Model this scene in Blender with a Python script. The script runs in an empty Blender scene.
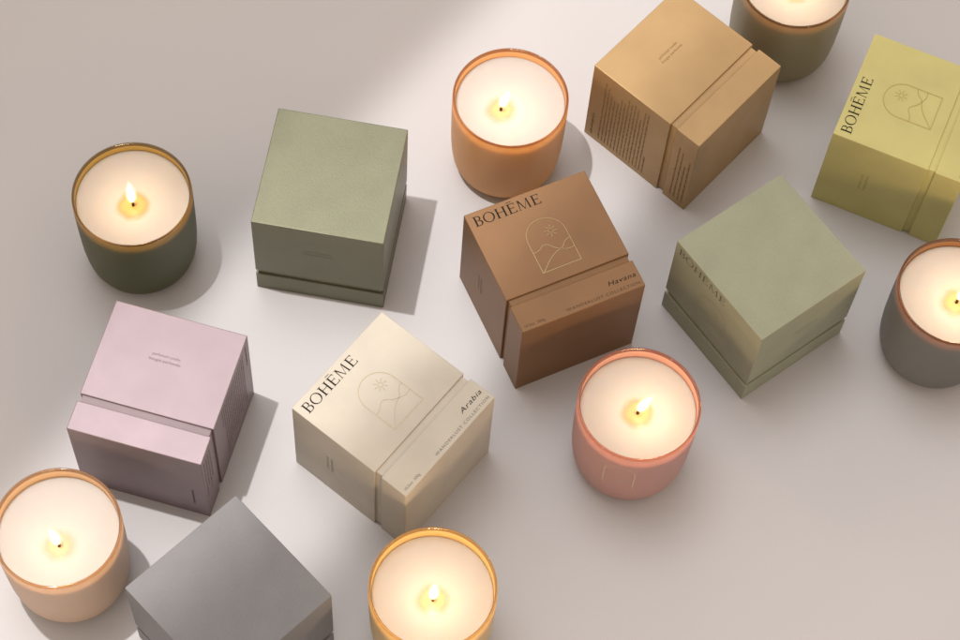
import bpy, bmesh, math, random
from mathutils import Vector, Matrix
random.seed(7)
CM = 0.01
sc = bpy.context.scene
COL = sc.collection
rad = math.radians

# ------------------------------------------------------------------ materials
def nodes_of(name):
    m = bpy.data.materials.new(name); m.use_nodes = True
    nt = m.node_tree
    for n in list(nt.nodes): nt.nodes.remove(n)
    out = nt.nodes.new('ShaderNodeOutputMaterial')
    return m, nt, out

def paper(name, col, rough=0.5, grain=0.11, metallic=0.0, bump=0.22):
    """uncoated pearl paper: fine woven grain, faint mottling, satin gloss"""
    m, nt, out = nodes_of(name)
    N = nt.nodes.new; L = nt.links.new
    tc = N('ShaderNodeTexCoord')
    fine = N('ShaderNodeTexNoise'); fine.inputs['Scale'].default_value = 1400; fine.inputs['Detail'].default_value = 3
    big = N('ShaderNodeTexNoise'); big.inputs['Scale'].default_value = 38; big.inputs['Detail'].default_value = 5
    mp = N('ShaderNodeMapping'); mp.inputs['Scale'].default_value = (1, 1, 5)
    L(tc.outputs['Object'], mp.inputs['Vector']); L(mp.outputs[0], fine.inputs['Vector']); L(tc.outputs['Object'], big.inputs['Vector'])
    add = N('ShaderNodeMath'); add.operation = 'ADD'
    L(fine.outputs['Fac'], add.inputs[0]); L(big.outputs['Fac'], add.inputs[1])
    mr = N('ShaderNodeMapRange'); mr.inputs['From Min'].default_value = 0.6; mr.inputs['From Max'].default_value = 1.4
    mr.inputs['To Min'].default_value = 1 - grain; mr.inputs['To Max'].default_value = 1 + grain
    L(add.outputs[0], mr.inputs['Value'])
    mul = N('ShaderNodeVectorMath'); mul.operation = 'SCALE'; mul.inputs[0].default_value = col
    L(mr.outputs[0], mul.inputs['Scale'])
    b = N('ShaderNodeBsdfPrincipled')
    L(mul.outputs['Vector'], b.inputs['Base Color'])
    b.inputs['Roughness'].default_value = rough; b.inputs['Metallic'].default_value = metallic
    b.inputs['Specular IOR Level'].default_value = 0.3
    bp = N('ShaderNodeBump'); bp.inputs['Strength'].default_value = bump; bp.inputs['Distance'].default_value = 0.0004
    L(fine.outputs['Fac'], bp.inputs['Height']); L(bp.outputs[0], b.inputs['Normal'])
    L(b.outputs[0], out.inputs['Surface'])
    return m

def plain(name, col, rough=0.5, metallic=0.0, spec=0.5):
    m, nt, out = nodes_of(name)
    b = nt.nodes.new('ShaderNodeBsdfPrincipled')
    b.inputs['Base Color'].default_value = (*col, 1); b.inputs['Roughness'].default_value = rough
    b.inputs['Metallic'].default_value = metallic; b.inputs['Specular IOR Level'].default_value = spec
    nt.links.new(b.outputs[0], out.inputs['Surface'])
    return m

def frosted(name, col, trans_col, fac=0.4):
    """satin tinted glass wall: scatters, lets the flame glow through"""
    m, nt, out = nodes_of(name)
    N = nt.nodes.new; L = nt.links.new
    b = N('ShaderNodeBsdfPrincipled'); b.inputs['Base Color'].default_value = (*col, 1)
    b.inputs['Roughness'].default_value = 0.42; b.inputs['Coat Weight'].default_value = 0.15; b.inputs['Coat Roughness'].default_value = 0.2
    t = N('ShaderNodeBsdfTranslucent'); t.inputs['Color'].default_value = (*trans_col, 1)
    mx = N('ShaderNodeMixShader'); mx.inputs[0].default_value = fac
    L(b.outputs[0], mx.inputs[1]); L(t.outputs[0], mx.inputs[2]); L(mx.outputs[0], out.inputs['Surface'])
    return m

def lip_glass(name, col):
    m, nt, out = nodes_of(name)
    b = nt.nodes.new('ShaderNodeBsdfPrincipled')
    b.inputs['Base Color'].default_value = (*col, 1); b.inputs['Roughness'].default_value = 0.04
    b.inputs['Transmission Weight'].default_value = 0.88; b.inputs['IOR'].default_value = 1.5
    nt.links.new(b.outputs[0], out.inputs['Surface'])
    return m

def wax_mat():
    m, nt, out = nodes_of('soy_wax')
    N = nt.nodes.new; L = nt.links.new
    tc = N('ShaderNodeTexCoord'); nz = N('ShaderNodeTexNoise'); nz.inputs['Scale'].default_value = 60; nz.inputs['Detail'].default_value = 4
    L(tc.outputs['Object'], nz.inputs['Vector'])
    cr = N('ShaderNodeMapRange'); cr.inputs['To Min'].default_value = 0.96; cr.inputs['To Max'].default_value = 1.03
    L(nz.outputs['Fac'], cr.inputs['Value'])
    mul = N('ShaderNodeVectorMath'); mul.operation = 'SCALE'; mul.inputs[0].default_value = WAX
    L(cr.outputs[0], mul.inputs['Scale'])
    b = N('ShaderNodeBsdfPrincipled'); L(mul.outputs['Vector'], b.inputs['Base Color'])
    b.inputs['Roughness'].default_value = 0.6; b.inputs['Specular IOR Level'].default_value = .15
    b.inputs['Subsurface Weight'].default_value = 0.75
    b.inputs['Subsurface Radius'].default_value = (0.011, 0.006, 0.003); b.inputs['Subsurface Scale'].default_value = 1.0
    bp = N('ShaderNodeBump'); bp.inputs['Strength'].default_value = 0.08; bp.inputs['Distance'].default_value = 0.002
    L(nz.outputs['Fac'], bp.inputs['Height']); L(bp.outputs[0], b.inputs['Normal'])
    L(b.outputs[0], out.inputs['Surface'])
    return m

def pool_mat(name, col, soft):
    """molten wax round the wick; the film thins out towards its shore"""
    m, nt, out = nodes_of(name)
    N = nt.nodes.new; L = nt.links.new
    tc = N('ShaderNodeTexCoord'); ln = N('ShaderNodeVectorMath'); ln.operation = 'LENGTH'
    nz = N('ShaderNodeTexNoise'); nz.inputs['Scale'].default_value = 90
    L(tc.outputs['Object'], nz.inputs['Vector']); L(tc.outputs['Object'], ln.inputs[0])
    wob = N('ShaderNodeMath'); wob.operation = 'MULTIPLY_ADD'; wob.inputs[1].default_value = 0.004; wob.inputs[2].default_value = -0.002
    L(nz.outputs['Fac'], wob.inputs[0])
    ad = N('ShaderNodeMath'); ad.operation = 'ADD'; L(ln.outputs['Value'], ad.inputs[0]); L(wob.outputs[0], ad.inputs[1])
    mr = N('ShaderNodeMapRange'); mr.interpolation_type = 'SMOOTHSTEP'
    mr.inputs['From Min'].default_value = 0.0125 - soft; mr.inputs['From Max'].default_value = 0.0135
    mr.inputs['To Min'].default_value = 0.9; mr.inputs['To Max'].default_value = 0.0
    L(ad.outputs[0], mr.inputs['Value'])
    b = N('ShaderNodeBsdfPrincipled'); b.inputs['Base Color'].default_value = (*col, 1)
    b.inputs['Roughness'].default_value = 0.16; b.inputs['Specular IOR Level'].default_value = .25
    L(mr.outputs[0], b.inputs['Alpha'])
    L(b.outputs[0], out.inputs['Surface'])
    return m

def flame_mat(name, col, strength):
    m, nt, out = nodes_of(name)
    e = nt.nodes.new('ShaderNodeEmission'); e.inputs['Color'].default_value = (*col, 1); e.inputs['Strength'].default_value = strength
    nt.links.new(e.outputs[0], out.inputs['Volume'])
    return m

def table_mat():
    m, nt, out = nodes_of('matte_tabletop')
    N = nt.nodes.new; L = nt.links.new
    tc = N('ShaderNodeTexCoord')
    a = N('ShaderNodeTexNoise'); a.inputs['Scale'].default_value = 6; a.inputs['Detail'].default_value = 6
    f = N('ShaderNodeTexNoise'); f.inputs['Scale'].default_value = 900; f.inputs['Detail'].default_value = 2
    L(tc.outputs['Object'], a.inputs['Vector']); L(tc.outputs['Object'], f.inputs['Vector'])
    s = N('ShaderNodeMath'); s.operation = 'ADD'; L(a.outputs['Fac'], s.inputs[0]); L(f.outputs['Fac'], s.inputs[1])
    mr = N('ShaderNodeMapRange'); mr.inputs['From Min'].default_value = 0.6; mr.inputs['From Max'].default_value = 1.4
    mr.inputs['To Min'].default_value = 0.965; mr.inputs['To Max'].default_value = 1.035
    L(s.outputs[0], mr.inputs['Value'])
    mul = N('ShaderNodeVectorMath'); mul.operation = 'SCALE'; mul.inputs[0].default_value = TABLE
    L(mr.outputs[0], mul.inputs['Scale'])
    b = N('ShaderNodeBsdfPrincipled'); L(mul.outputs['Vector'], b.inputs['Base Color']); b.inputs['Roughness'].default_value = 0.6
    b.inputs['Specular IOR Level'].default_value = 0.3
    bp = N('ShaderNodeBump'); bp.inputs['Strength'].default_value = 0.06; bp.inputs['Distance'].default_value = 0.0005
    L(f.outputs['Fac'], bp.inputs['Height']); L(bp.outputs[0], b.inputs['Normal'])
    L(b.outputs[0], out.inputs['Surface'])
    return m

WAX = (0.45, 0.425, 0.405)
TABLE = (0.503, 0.491, 0.498)

# ------------------------------------------------------------------ mesh helpers
def link(name, bm, mat, parent=None, smooth=False):
    me = bpy.data.meshes.new(name)
    bm.normal_update(); bm.to_mesh(me); bm.free()
    for m in (mat if isinstance(mat, (list, tuple)) else [mat]): me.materials.append(m)
    if smooth:
        for p in me.polygons: p.use_smooth = True
    o = bpy.data.objects.new(name, me); COL.objects.link(o)
    if parent: o.parent = parent
    return o

def thing(name, label, cat, group):
    o = bpy.data.objects.new(name, None); o.empty_display_size = 0.02; COL.objects.link(o)
    o['label'] = label; o['category'] = cat; o['group'] = group
    return o

def box_bm(hx, hy, z0, z1, bevel, seg=3):
    """axis aligned box in cm, edges rounded"""
    bm = bmesh.new()
    bmesh.ops.create_cube(bm, size=1)
    for v in bm.verts:
        v.co = Vector((v.co.x * 2 * hx, v.co.y * 2 * hy, z0 + (v.co.z + .5) * (z1 - z0))) * CM
    if bevel:
        bmesh.ops.bevel(bm, geom=list(bm.edges), offset=bevel * CM, segments=seg, profile=0.5, affect='EDGES')
    return bm

def lathe(profile, seg=96, mats=None):
    """profile: list of (r, z) cm; mats: material index per segment"""
    bm = bmesh.new(); rings = []
    for r, z in profile:
        if r < 1e-6: rings.append([bm.verts.new((0, 0, z * CM))])
        else: rings.append([bm.verts.new((r * CM * math.cos(2 * math.pi * k / seg), r * CM * math.sin(2 * math.pi * k / seg), z * CM)) for k in range(seg)])
    for i in range(len(rings) - 1):
        A, B = rings[i], rings[i + 1]
        for k in range(seg):
            k2 = (k + 1) % seg
            if len(A) == 1 and len(B) == 1: continue
            if len(A) == 1: f = bm.faces.new((A[0], B[k2], B[k]))
            elif len(B) == 1: f = bm.faces.new((A[k], A[k2], B[0]))
            else: f = bm.faces.new((A[k], A[k2], B[k2], B[k]))
            if mats: f.material_index = mats[i]
            f.smooth = True
    bmesh.ops.recalc_face_normals(bm, faces=bm.faces)
    return bm

# ------------------------------------------------------------------ lettering
# every mark is a list of polygons in face coordinates (u to the right, w down from the lid end), cm
def rect(x0, y0, x1, y1): return [(x0, y0), (x1, y0), (x1, y1), (x0, y1)]

def serif_glyph(ch):
    """high contrast roman capitals, unit cap height; returns (polygons, width)"""
    T, H, S = 0.155, 0.058, 0.11      # stem, hairline, serif reach
    P = []
    def stem(x, t=T, y0=0, y1=1, foot=True, head=True):
        P.append(rect(x, y0, x + t, y1))
        if foot: P.append([(x - S, y0), (x + t + S, y0), (x + t + S, y0 + .025), (x + t, y0 + .06), (x, y0 + .06), (x - S, y0 + .025)])
        if head: P.append([(x - S, y1), (x - S, y1 - .025), (x, y1 - .06), (x + t, y1 - .06), (x + t + S, y1 - .025), (x + t + S, y1)])
    def ring(cx, cy, ro_x, ro_y, ri_x, ri_y, a0, a1, n=20):
        for i in range(n):
            a, b = a0 + (a1 - a0) * i / n, a0 + (a1 - a0) * (i + 1) / n
            P.append([(cx + ri_x * math.cos(a), cy + ri_y * math.sin(a)), (cx + ro_x * math.cos(a), cy + ro_y * math.sin(a)),
                      (cx + ro_x * math.cos(b), cy + ro_y * math.sin(b)), (cx + ri_x * math.cos(b), cy + ri_y * math.sin(b))])
    if ch == 'B':
        stem(S)
        x = S + T
        P.append(rect(x, 1 - H, x + .2, 1)); P.append(rect(x, .5, x + .2, .5 + H)); P.append(rect(x, 0, x + .22, H))
        ring(x + .2, .75, .26, .25, .13, .25 - H, -math.pi / 2, math.pi / 2)
        ring(x + .22, .27, .33, .27, .19, .27 - H, -math.pi / 2, math.pi / 2)
        return P, x + .55
    if ch == 'O':
        ring(.56, .5, .56, .52, .42, .52 - H, 0, 2 * math.pi, 48)
        return P, 1.12
    if ch == 'H':
        stem(S); stem(S + .70); P.append(rect(S + T, .5, S + .70, .5 + H))
        return P, S * 2 + .70 + T
    if ch in 'EĒ':
        stem(S)
        x = S + T
        P.append(rect(x, 1 - H, x + .52, 1)); P.append([(x + .52, 1), (x + .52, .80), (x + .49, .80), (x + .42, 1 - H)])
        P.append(rect(x, .5, x + .38, .5 + H)); P.append([(x + .38, .64), (x + .38, .41), (x + .355, .41), (x + .32, .5), (x + .32, .5 + H), (x + .355, .64)])
        P.append(rect(x, 0, x + .56, H)); P.append([(x + .56, .22), (x + .53, .22), (x + .45, H), (x + .56, 0)])
        if ch == 'Ē': P.append(rect(.12, 1.16, .62, 1.21))
        return P, x + .58
    if ch == 'M':
        w = 1.02
        P.append([(S, 0), (S + H, 0), (S + .10 + H, 1), (S + .06, 1)])
        P.append([(S - .12, 0), (S + .16, 0), (S + .16, .03), (S - .12, .03)])
        P.append([(S + .06, 1), (S + .20, 1), (S + w / 2 + .06, .02), (S + w / 2 - .02, .02)])
        P.append([(S + w - .10, 1), (S + w - .06, 1), (S + w / 2 + .06, .02), (S + w / 2 + .02, .02)])
        P.append([(S + w - .12, 1), (S + w + .0, 1), (S + w + .09, 0), (S + w - .05, 0)])
        P.append(rect(S + w - .16, 0, S + w + .2, .03)); P.append(rect(S - .06, .97, S + .12, 1)); P.append(rect(S + w - .08, .97, S + w + .1, 1))
        return P, S * 2 + w + .1
    return P, .3

def boheme(u0, u1, w_base, cap):
    glyphs = []; x = 0
    for ch in 'BOHĒME':
        P, wd = serif_glyph(ch)
        glyphs.append((x, P)); x += wd + 0.13
    tot = x - 0.13; k = (u1 - u0) / tot
    return [[(u0 + (gx + a) * k, w_base - b * cap) for a, b in poly] for gx, P in glyphs for poly in P]

def font_polys(text, u0, u1, w_base, cap, shear=0.0, spacing=1.0):
    cu = bpy.data.curves.new('tmp', 'FONT'); cu.body = text; cu.shear = shear; cu.space_character = spacing
    cu.resolution_u = 3
    o = bpy.data.objects.new('tmp', cu); COL.objects.link(o)
    dg = bpy.context.evaluated_depsgraph_get()
    me = bpy.data.meshes.new_from_object(o.evaluated_get(dg))
    xs = [v.co.x for v in me.vertices]
    k = (u1 - u0) / (max(xs) - min(xs)); x0 = min(xs); ky = cap / 0.70
    polys = [[(u0 + (me.vertices[i].co.x - x0) * k, w_base - me.vertices[i].co.y * ky) for i in p.vertices] for p in me.polygons]
    bpy.data.objects.remove(o); bpy.data.meshes.remove(me); bpy.data.curves.remove(cu)
    return polys

def word_rows(u0, u1, w0, w1, n, h, last=0.35, vary=0.2, rnd=None):
    """rows of illegibly small print: one run of uneven marks per word"""
    out = []
    for i in range(n):
        w = w0 + (w1 - w0) * i / max(1, n - 1)
        end = u1 - (u1 - u0) * (rnd.random() * vary if i < n - 1 else 1 - last)
        u = u0
        while u < end - .1:
            ln = rnd.uniform(.25, .85)
            e = min(u + ln, end)
            c = u
            while c < e:
                d = min(rnd.uniform(.05, .09), e - c)
                hh = h * rnd.choice((.75, .8, .85, 1.2))
                out.append(rect(c, w - hh, c + d * .8, w)); c += d
            u = e + .09
    return out

def strokes(path, width):
    """ribbon along a polyline as quads"""
    out = []
    pts = [Vector(p) for p in path]
    offs = []
    for i, p in enumerate(pts):
        a = pts[max(0, i - 1)]; b = pts[min(len(pts) - 1, i + 1)]
        d = (b - a).normalized(); offs.append(Vector((-d.y, d.x)) * width / 2)
    for i in range(len(pts) - 1):
        out.append([tuple(pts[i] - offs[i]), tuple(pts[i + 1] - offs[i + 1]), tuple(pts[i + 1] + offs[i + 1]), tuple(pts[i] + offs[i])])
    return out

def bez(p0, p1, p2, p3, n=14):
    r = []
    for i in range(n + 1):
        t = i / n; s = 1 - t
        r.append((s**3*p0[0] + 3*s*s*t*p1[0] + 3*s*t*t*p2[0] + t**3*p3[0], s**3*p0[1] + 3*s*s*t*p1[1] + 3*s*t*t*p2[1] + t**3*p3[1]))
    return r

def emblem_polys(lw=0.062):
    P = []
    R, cy, yb = 1.40, 3.62, 6.05
    arch = [(-R, yb)] + [(-R * math.cos(math.pi * i / 36), cy - R * math.sin(math.pi * i / 36)) for i in range(37)] + [(R, yb)]
    P += strokes(arch, lw)
    P += strokes([(-R - lw / 2, yb), (R + lw / 2, yb)], lw)
    sx, sy = 0.40, 3.32
    P += strokes([(sx + .17 * math.cos(2 * math.pi * i / 18), sy + .17 * math.sin(2 * math.pi * i / 18)) for i in range(19)], .045)
    for k in range(8):
        a = 2 * math.pi * k / 8 + .2
        P += strokes([(sx + .25 * math.cos(a), sy + .25 * math.sin(a)), (sx + .47 * math.cos(a), sy + .47 * math.sin(a))], .05)
    P += strokes(bez((1.38, 4.25), (.7, 4.35), (.9, 4.75), (.35, 4.85)) + bez((.35, 4.85), (-.3, 5.0), (-.75, 5.5), (-1.3, 6.0))[1:], .055)
    P += strokes(bez((1.38, 4.95), (.9, 5.1), (.75, 4.95), (.35, 4.75)) + bez((.35, 4.75), (-.1, 4.5), (-.1, 4.15), (-.45, 4.15))[1:] + bez((-.45, 4.15), (-.8, 4.2), (-.8, 4.5), (-1.38, 4.45))[1:], .055)
    return P

Wd, Lh, LID, GAP = 9.0, 9.52, 6.95, 0.54
HW = Wd / 2
FACES = {'front': (Vector((1, 0, 0)), Vector((0, -1, 0))), 'right': (Vector((0, 1, 0)), Vector((1, 0, 0))),
         'back': (Vector((-1, 0, 0)), Vector((0, 1, 0))), 'left': (Vector((0, -1, 0)), Vector((-1, 0, 0)))}

def print_on(name, face, polys, mat, parent, proud=0.006, thick=0.0):
    """lay polygons on a side of the box; thick > 0 gives raised foil with sides"""
    r, n = FACES[face]; bm = bmesh.new()
    for i, poly in enumerate(polys):
        off = HW + proud + (i % 7) * 0.0004
        vs = [bm.verts.new((r * u + n * off + Vector((0, 0, Lh - w))) * CM) for u, w in poly]
        try: f = bm.faces.new(vs)
        except ValueError: continue
        f.normal_update()
        if f.normal.dot(n) < 0: f.normal_flip()
    if thick:
        fs = list(bm.faces)
        ex = bmesh.ops.extrude_face_region(bm, geom=fs, use_keep_orig=True)
        for v in [g for g in ex['geom'] if isinstance(g, bmesh.types.BMVert)]: v.co += n * thick * CM
    return link(name, bm, mat, parent)

def ends_print(name, polys, mat, parent):
    """print on the underside of the base (u right seen from outside, w from its top)"""
    bm = bmesh.new()
    for poly in polys:
        vs = [bm.verts.new(Vector((u, w, -0.006)) * CM) for u, w in poly]
        f = bm.faces.new(vs); f.normal_update()
        if f.normal.z > 0: f.normal_flip()
    return link(name, bm, mat, parent)

# ------------------------------------------------------------------ boxes
def make_box(key, name, label, col, pose, up, ink, foil, rough=0.5, metallic=0.0, product=None, marks=(), neck_col=None):
    m = paper(name + '_paper', col, rough, metallic=metallic)
    nm = paper(name + '_neck_paper', neck_col or tuple(min(.85, c * 1.08) for c in col), 0.6)
    inkm = plain(name + '_ink', ink, 0.8, spec=.1); soft_ink = plain(name + '_soft_ink', tuple(i * .55 + c * .3 for i, c in zip(ink, col)), 0.8, spec=.1)
    root = thing(name, label, 'gift box', 'two piece candle gift boxes')
    x, y, a = pose
    if up == 'stand':
        root.matrix_world = Matrix.Translation((x * CM, y * CM, 0)) @ Matrix.Rotation(rad(a) - math.pi / 2, 4, 'Z')
    else:
        ax = Vector((math.cos(rad(a)), math.sin(rad(a)), 0)); Z = Vector((0, 0, 1)); zc = -ax
        n = FACES[up][1]
        # rotation that takes local z -> -axis, local face normal -> world up
        t = zc.cross(Z)
        src = Matrix((n.cross(Vector((0, 0, 1))), n, Vector((0, 0, 1)))).transposed()
        dst = Matrix((Z.cross(zc), Z, zc)).transposed()
        R = dst @ src.transposed()
        org = Vector((x, y, HW)) * CM - R @ Vector((0, 0, Lh / 2 * CM))
        root.matrix_world = Matrix.Translation(org) @ R.to_4x4()
    lid = link('lid', box_bm(HW, HW, Lh - LID, Lh, .055), m, root, True)
    base = link('base', box_bm(HW, HW, 0, Lh - LID - GAP, .055), m, root, True)
    link('neck', box_bm(HW - .17, HW - .17, Lh - LID - GAP - .3, Lh - LID + .3, .03, 2), nm, root, True)
    for o in (lid, base):
        for p in o.data.polygons: p.use_smooth = p.area < 1e-4
    rnd = random.Random(key)
    lid.location.z = rnd.uniform(-.025, .02) * CM      # lids never close quite alike
    para_ink = plain(name + '_paragraph_ink', tuple(c * .6 for c in col), .8, spec=.1)
    if 'front' in marks:
        print_on('brand_lettering', 'front', boheme(-4.08, .78, 1.15, .76), inkm, lid)
        print_on('emblem', 'front', emblem_polys(), foil, lid, 0.002, 0.012)
        if product:
            print_on('product_name', 'front', font_polys(product, 2.2, 4.22, 8.66, .34, shear=.28, spacing=1.1), inkm, base)
        print_on('collection_name', 'front', font_polys('WANDERLUST COLLECTION', -1.12, 4.25, 9.27, .2, spacing=1.25), soft_ink, base)
        print_on('weight_print', 'front', font_polys('10.5oz  300g', -4.18, -2.75, 9.27, .19, spacing=1.1), soft_ink, base)
    for f in ('left', 'right'):
        if f in marks:
            print_on('small_print', f, font_polys('perfumed candle', -.98, .9, 3.02, .2, spacing=1.1) + font_polys('bougie parfumée', -1.08, 1.02, 3.39, .2, spacing=1.1), (para_ink if 'front' in marks else soft_ink) if 'faint' not in marks else plain(name + '_blind_stamp', tuple(c * .62 for c in col), .7), lid)
    if 'deboss' in marks:
        db = plain(name + '_blind_stamp', tuple(c * .28 for c in col), .7)
        print_on('brand_lettering', 'front', boheme(-4.08, .78, 1.15, .76), db, lid)
        print_on('emblem', 'front', emblem_polys(), foil, lid, 0.002, 0.008)
    if 'back' in marks:
        print_on('paragraph_title', 'back', word_rows(-4.0, -1.25, .68, .68, 1, .16, 1.0, 0, rnd), para_ink, lid)
        print_on('paragraph_print', 'back', word_rows(-3.95, 3.85, 1.35, 5.5, 15, .12, .3, .22, rnd), para_ink, lid)
        print_on('paragraph_print', 'back', word_rows(-3.8, 3.9, 8.15, 9.2, 4, .12, .7, .5, rnd), para_ink, base)
    if 'under' in marks:
        ends_print('batch_print', [[(-2.7, 3.5), (-.4, 3.5), (-.4, 3.62), (-2.7, 3.62)]], para_ink, base)
    return root

gold = plain('gold_foil', (.20, .135, .065), .22, .85)
pale_gold = plain('pale_gold_foil', (.25, .20, .125), .32, .55)
bronze = plain('bronze_foil', (.40, .31, .10), .4, .6)
sage_foil = plain('sage_stamp', (.33, .29, .17), .4, .3)

BLACK = (.012, .010, .008)
make_box('olive', 'olive_box', 'olive green gift box standing upright, right of the dark green candle', (0.164, 0.165, 0.110), (-10.936, 5.1, -4.83), 'stand', (.06, .06, .03), bronze, .40, .55, marks=('right', 'faint'))
make_box('sage', 'sage_box', 'pale sage green gift box standing upright between the pink candle and the yellow box', (0.287, 0.296, 0.209), (18.973, 2.112, 40.88), 'stand', (.06, .05, .03), sage_foil, .55, marks=('right', 'faint', 'deboss'))
make_box('grey', 'grey_box', 'plain grey gift box standing upright at the bottom edge beside the peach candle', (0.185, 0.184, 0.191), (-13.859, -24.795, 48.45), 'stand', (.05, .05, .05), bronze, .6, marks=())
make_box('lilac', 'lilac_box', 'pinkish lilac gift box lying on its side, below the dark green candle', (0.244, 0.193, 0.210), (-20.281, -10.942, -100.66), 'right', (.10, .06, .07), gold, .42, .42, marks=('right', 'back', 'under'))
make_box('cream', 'cream_box', 'cream gift box lying on its side with Arabia printed on its base', (0.471, 0.432, 0.361), (-5.038, -10.889, -34.1), 'front', BLACK, pale_gold, .5, product='Arabia', marks=('front', 'left'))
make_box('brown', 'brown_box', 'brown gift box lying on its side with Havana printed on its base', (0.210, 0.112, 0.050), (4.489, 1.284, -61.05), 'front', BLACK, gold, .45, .22, product='Havana', marks=('front', 'left'))
make_box('tan', 'tan_box', 'tan gift box lying on its side with small print, at the top edge', (0.399, 0.266, 0.129), (12.809, 16.77, -37.39), 'left', (.10, .05, .02), gold, .42, .40, marks=('left', 'back'))
make_box('yellow', 'yellow_box', 'yellow gift box with dark lettering lying on its side at the right edge', (0.498, 0.459, 0.184), (28.955, 15.128, -18.68), 'front', BLACK, bronze, .5, marks=('front', 'left'))

# ------------------------------------------------------------------ candles
wax = wax_mat()
soot = plain('burnt_wick', (.035, .02, .012), .8)
core = flame_mat('flame_core', (1.0, .86, .55), 900)
mantle = flame_mat('flame_mantle', (1.0, .50, .12), 110)
RIM, CH = 4.04, 8.57
SEG_OUT = [(0, .02), (2.45, .02), (2.88, .06), (3.2, .18), (3.46, .42), (3.65, .75), (3.79, 1.2), (3.89, 1.9), (3.97, 3.0), (4.01, 4.4), (4.035, 6.0), (4.045, 7.4), (4.04, 8.35)]
LIP = [(4.035, 8.47), (4.00, 8.54), (3.945, 8.57), (3.89, 8.54), (3.86, 8.46)]
SEG_IN = [(3.855, 8.3), (3.85, 7.4), (3.83, 6.0), (3.79, 4.4), (3.72, 3.0), (3.6, 1.9), (3.3, 1.2), (2.8, .9), (2.0, .75), (0, .75)]

def teardrop(h, r, flat=0.9):
    prof = []
    for i in range(17):
        t = i / 16
        prof.append((r * (math.sin(math.pi * t ** 0.62) ** 0.9) * (1 - .25 * t) if 0 < i < 16 else 0, h * t))
    return lathe(prof, 24)

def make_candle(name, label, x, y, col, inner, tint, lip, fill, pool, pool_soft, fdx, fdy, fh, lean, glow=0.048, mark=False):
    root = thing(name, label, 'candle', 'lit candles in glass tumblers')
    root.location = (x * CM, y * CM, 0); fh *= 1.12
    g = frosted(name + '_glass', col, tint, .42)
    inn = frosted(name + '_inner_glass', inner, inner, .55)
    l = lip_glass(name + '_lip', tuple(.62 * c + .02 for c in lip))
    prof = SEG_OUT + LIP + SEG_IN
    mats = [0] * (len(SEG_OUT) - 1) + [1] * (len(LIP) + 1) + [2] * (len(SEG_IN) - 1)
    glass = link('glass', lathe(prof, 128, mats), [g, l, inn], root)
    top = fill
    rin = 3.835
    wx = link('wax', lathe([(0, .78), (2.0, .78), (2.78, .93), (3.27, 1.23), (3.57, 1.92), (3.69, 3.0), (3.76, 4.4), (3.80, 6.0), (rin, top - .04), (rin - .04, top + .03), (rin - .14, top + .01), (3.2, top - .02), (2.2, top - .03), (1.2, top - .05), (0, top - .06)], 96), wax, root)
    # molten pool
    pb = lathe([(0, 0), (.7, 0), (1.4, 0.004)], 48)
    p = link('melt_pool', pb, pool_mat(name + '_melted_wax', pool, pool_soft), wx); p.location = (fdx * CM, fdy * CM, (top - .025) * CM)
    # wick
    bm = bmesh.new(); pts = [(0, 0, 0), (.01, 0, .3), (.05, .01, .55), (.13, .02, .70), (.23, .02, .73)]
    rings = []
    for i, q in enumerate(pts):
        rr = .10 if i < 4 else .07
        d = Vector(pts[min(i + 1, 4)]) - Vector(pts[max(i - 1, 0)]); d.normalize()
        s = d.orthogonal().normalized(); t = d.cross(s)
        rings.append([bm.verts.new((Vector(q) + (s * math.cos(k * math.pi / 4) + t * math.sin(k * math.pi / 4)) * rr) * CM) for k in range(8)])
    for i in range(4):
        for k in range(8): bm.faces.new((rings[i][k], rings[i][(k + 1) % 8], rings[i + 1][(k + 1) % 8], rings[i + 1][k]))
    bm.faces.new(rings[-1]); bm.faces.new(rings[0][::-1])
    bmesh.ops.recalc_face_normals(bm, faces=bm.faces)
    w = link('wick', bm, soot, wx, True); w.location = (fdx * CM, fdy * CM, (top - .08) * CM); w.rotation_euler.z = lean[2]
    # flame
    f = link('flame', teardrop(fh * .93, .30), core, root); f.location = (fdx * CM, fdy * CM, (top + .52) * CM); f.rotation_euler = (lean[0], lean[1], 0)
    mt = link('mantle', teardrop(fh * 1.08, .42), mantle, f); mt.location = (0, 0, -.06 * CM)
    ld = bpy.data.lights.new(name + '_light', 'POINT'); ld.energy = glow * 2.0; ld.color = (1, .68, .39); ld.shadow_soft_size = .0045
    lo = bpy.data.objects.new('flame_light', ld); COL.objects.link(lo); lo.parent = f; lo.location = (0, 0, fh * 1.0 * CM)
    if mark:
        ang = rad(mark); bm = bmesh.new()
        def put(u, z):
            r = None
            for (r0, z0), (r1, z1) in zip(SEG_OUT, SEG_OUT[1:]):
                if z0 <= z <= z1: r = r0 + (r1 - r0) * (z - z0) / max(1e-6, z1 - z0)
            r += .012; a = ang + u / 4.1
            return bm.verts.new(Vector((r * math.cos(a), r * math.sin(a), z)) * CM)
        for i, poly in enumerate(emblem_polys(.09)):
            vs = [put(u * .76, 7.0 - (ww - 2.2) * .86) for u, ww in poly]
            fc = bm.faces.new(vs); fc.normal_update()
        bmesh.ops.recalc_face_normals(bm, faces=bm.faces)
        link('emblem', bm, plain('printed_gilt', (.62, .47, .34), .45), glass)
    return root

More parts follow.
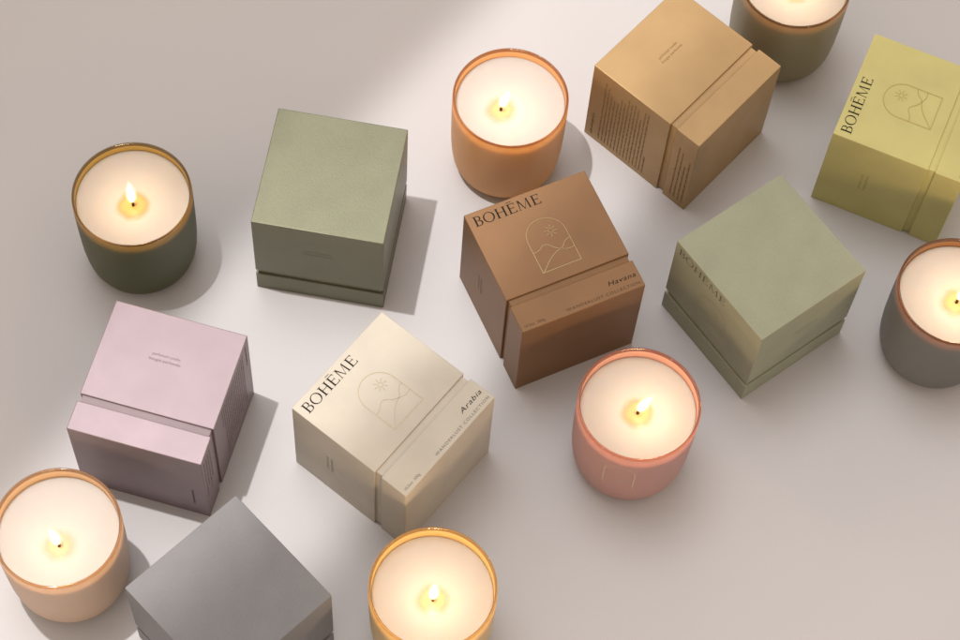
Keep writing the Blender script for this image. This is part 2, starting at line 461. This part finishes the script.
# name, label, x, y, outer colour, colour of light through it, lip, wax level, pool colour, softness
make_candle('green_candle', 'dark green glass candle with amber inner rim, left of the olive box', -24.104, 2.813, (.074, .120, .062), (.62, .42, .13), (.66, .50, .14), (.30, .17, .05), 7.75, (.52, .31, .10), .007, .08, -.45, 2.5, (0, 0, .5))
make_candle('orange_candle', 'orange glass candle just behind the brown box', .687, 13.156, (.98, .57, .23), (.94, .64, .33), (.96, .62, .27), (.45, .20, .07), 7.7, (.52, .37, .18), .010, -.6, -.6, 2.1, (0, .22, .2), glow=.028)
make_candle('fog_candle', 'grey green glass candle cut off by the top edge, behind the tan box', 20.272, 25.133, (.42, .41, .28), (.50, .31, .13), (.70, .44, .18), (.30, .17, .08), 7.7, (.52, .35, .16), .009, .1, -.3, 2.4, (0, 0, 1.2))
make_candle('pink_candle', 'pink glass candle with a faint arch emblem, in front of the brown box', 10.82, -9.122, (.68, .45, .41), (.88, .56, .45), (.86, .52, .42), (.42, .16, .10), 7.5, (.52, .32, .14), .008, .0, -.25, 2.3, (0, .28, 0), glow=.05, mark=-102)
make_candle('peach_candle', 'pale peach glass candle at the bottom left, beside the plain grey box', -25.156, -21.311, (.83, .67, .52), (.92, .70, .46), (.92, .70, .46), (.50, .27, .12), 7.5, (.52, .38, .20), .011, .15, -.85, 2.7, (.05, -.05, .9), glow=.03)
make_candle('amber_candle', 'golden yellow glass candle at the bottom edge, in front of the cream box', -1.362, -22.951, (.93, .77, .42), (.94, .72, .34), (.95, .72, .34), (.48, .29, .07), 7.4, (.52, .36, .17), .009, .05, -.45, 2.5, (0, .03, .3), glow=.06)
make_candle('slate_candle', 'slate grey glass candle cut off by the right edge, below the yellow box', 31.663, 1.285, (.225, .265, .25), (.46, .24, .11), (.70, .38, .16), (.30, .14, .07), 7.7, (.52, .35, .16), .009, .1, -.45, 2.5, (0, .15, .4), glow=.062)

# ------------------------------------------------------------------ table
bm = bmesh.new()
bmesh.ops.create_grid(bm, x_segments=4, y_segments=4, size=2.0)
t = link('tabletop_surface', bm, table_mat()); t['kind'] = 'structure'

# ------------------------------------------------------------------ light
def aim(o, src, dst, roll=0.0):
    d = (Vector(dst) - Vector(src)).normalized()
    q = d.to_track_quat('-Z', 'Y'); o.matrix_world = Matrix.Translation(src) @ q.to_matrix().to_4x4() @ Matrix.Rotation(roll, 4, 'Z')

# hard lamp: a slit shaped beam falling from high on the left
BC = Vector((-.067, .02, 0)); BD = 2.6
sd = bpy.data.lights.new('slit_lamp', 'SPOT'); sd.energy = 205; sd.spot_size = rad(16); sd.spot_blend = .5; sd.shadow_soft_size = .022; sd.color = (1, .955, .925)
so = bpy.data.objects.new('slit_lamp', sd); COL.objects.link(so)
src = BC + Vector((-.225, .03, 1)).normalized() * BD
aim(so, src, BC); 
# stretch the beam along the diagonal
BEAM_ANG = rad(57)
right = so.matrix_world.to_3x3() @ Vector((1, 0, 0)); a0 = math.atan2(right.y, right.x)
aim(so, src, BC, BEAM_ANG - a0)
so.scale = (2.2, .31, 1)
# soft lamp: a big diffuser, upper left, aimed past the middle
fd = bpy.data.lights.new('soft_lamp', 'SPOT'); fd.energy = 195; fd.spot_size = rad(45); fd.spot_blend = 1.0; fd.shadow_soft_size = .95; fd.color = (.965, .99, 1.03)
fo = bpy.data.objects.new('soft_lamp', fd); COL.objects.link(fo)
aim(fo, Vector((-.12, .34, 2.3)), Vector((.28, -.30, 0)))

w = bpy.data.worlds.new('World'); sc.world = w; w.use_nodes = True
bg = w.node_tree.nodes['Background']; bg.inputs[0].default_value = (1, .84, .71, 1); bg.inputs[1].default_value = .82

# ------------------------------------------------------------------ camera
p, r = 0.45614, 0.09306
fw = Vector((0, math.sin(p), -math.cos(p))); rt = Vector((1, 0, 0)); upv = rt.cross(fw)
r2 = math.cos(r) * rt + math.sin(r) * upv; u2 = -math.sin(r) * rt + math.cos(r) * upv
cd = bpy.data.cameras.new('camera'); cd.sensor_width = 36; cd.lens = 36 * 2273.92 / 960; cd.clip_start = .05; cd.clip_end = 50
co = bpy.data.objects.new('camera', cd); COL.objects.link(co)
M = Matrix((r2, u2, -fw)).transposed().to_4x4(); M.translation = Vector((0, -.7018, 1.4303))
co.matrix_world = M; sc.camera = co

sc.view_settings.view_transform = 'Standard'; sc.view_settings.look = 'None'; sc.view_settings.exposure = 0; sc.view_settings.gamma = 1
sc.render.engine = 'CYCLES'
sc.cycles.use_denoising = True
sc.cycles.max_bounces = 10; sc.cycles.transmission_bounces = 8; sc.cycles.sample_clamp_indirect = 4
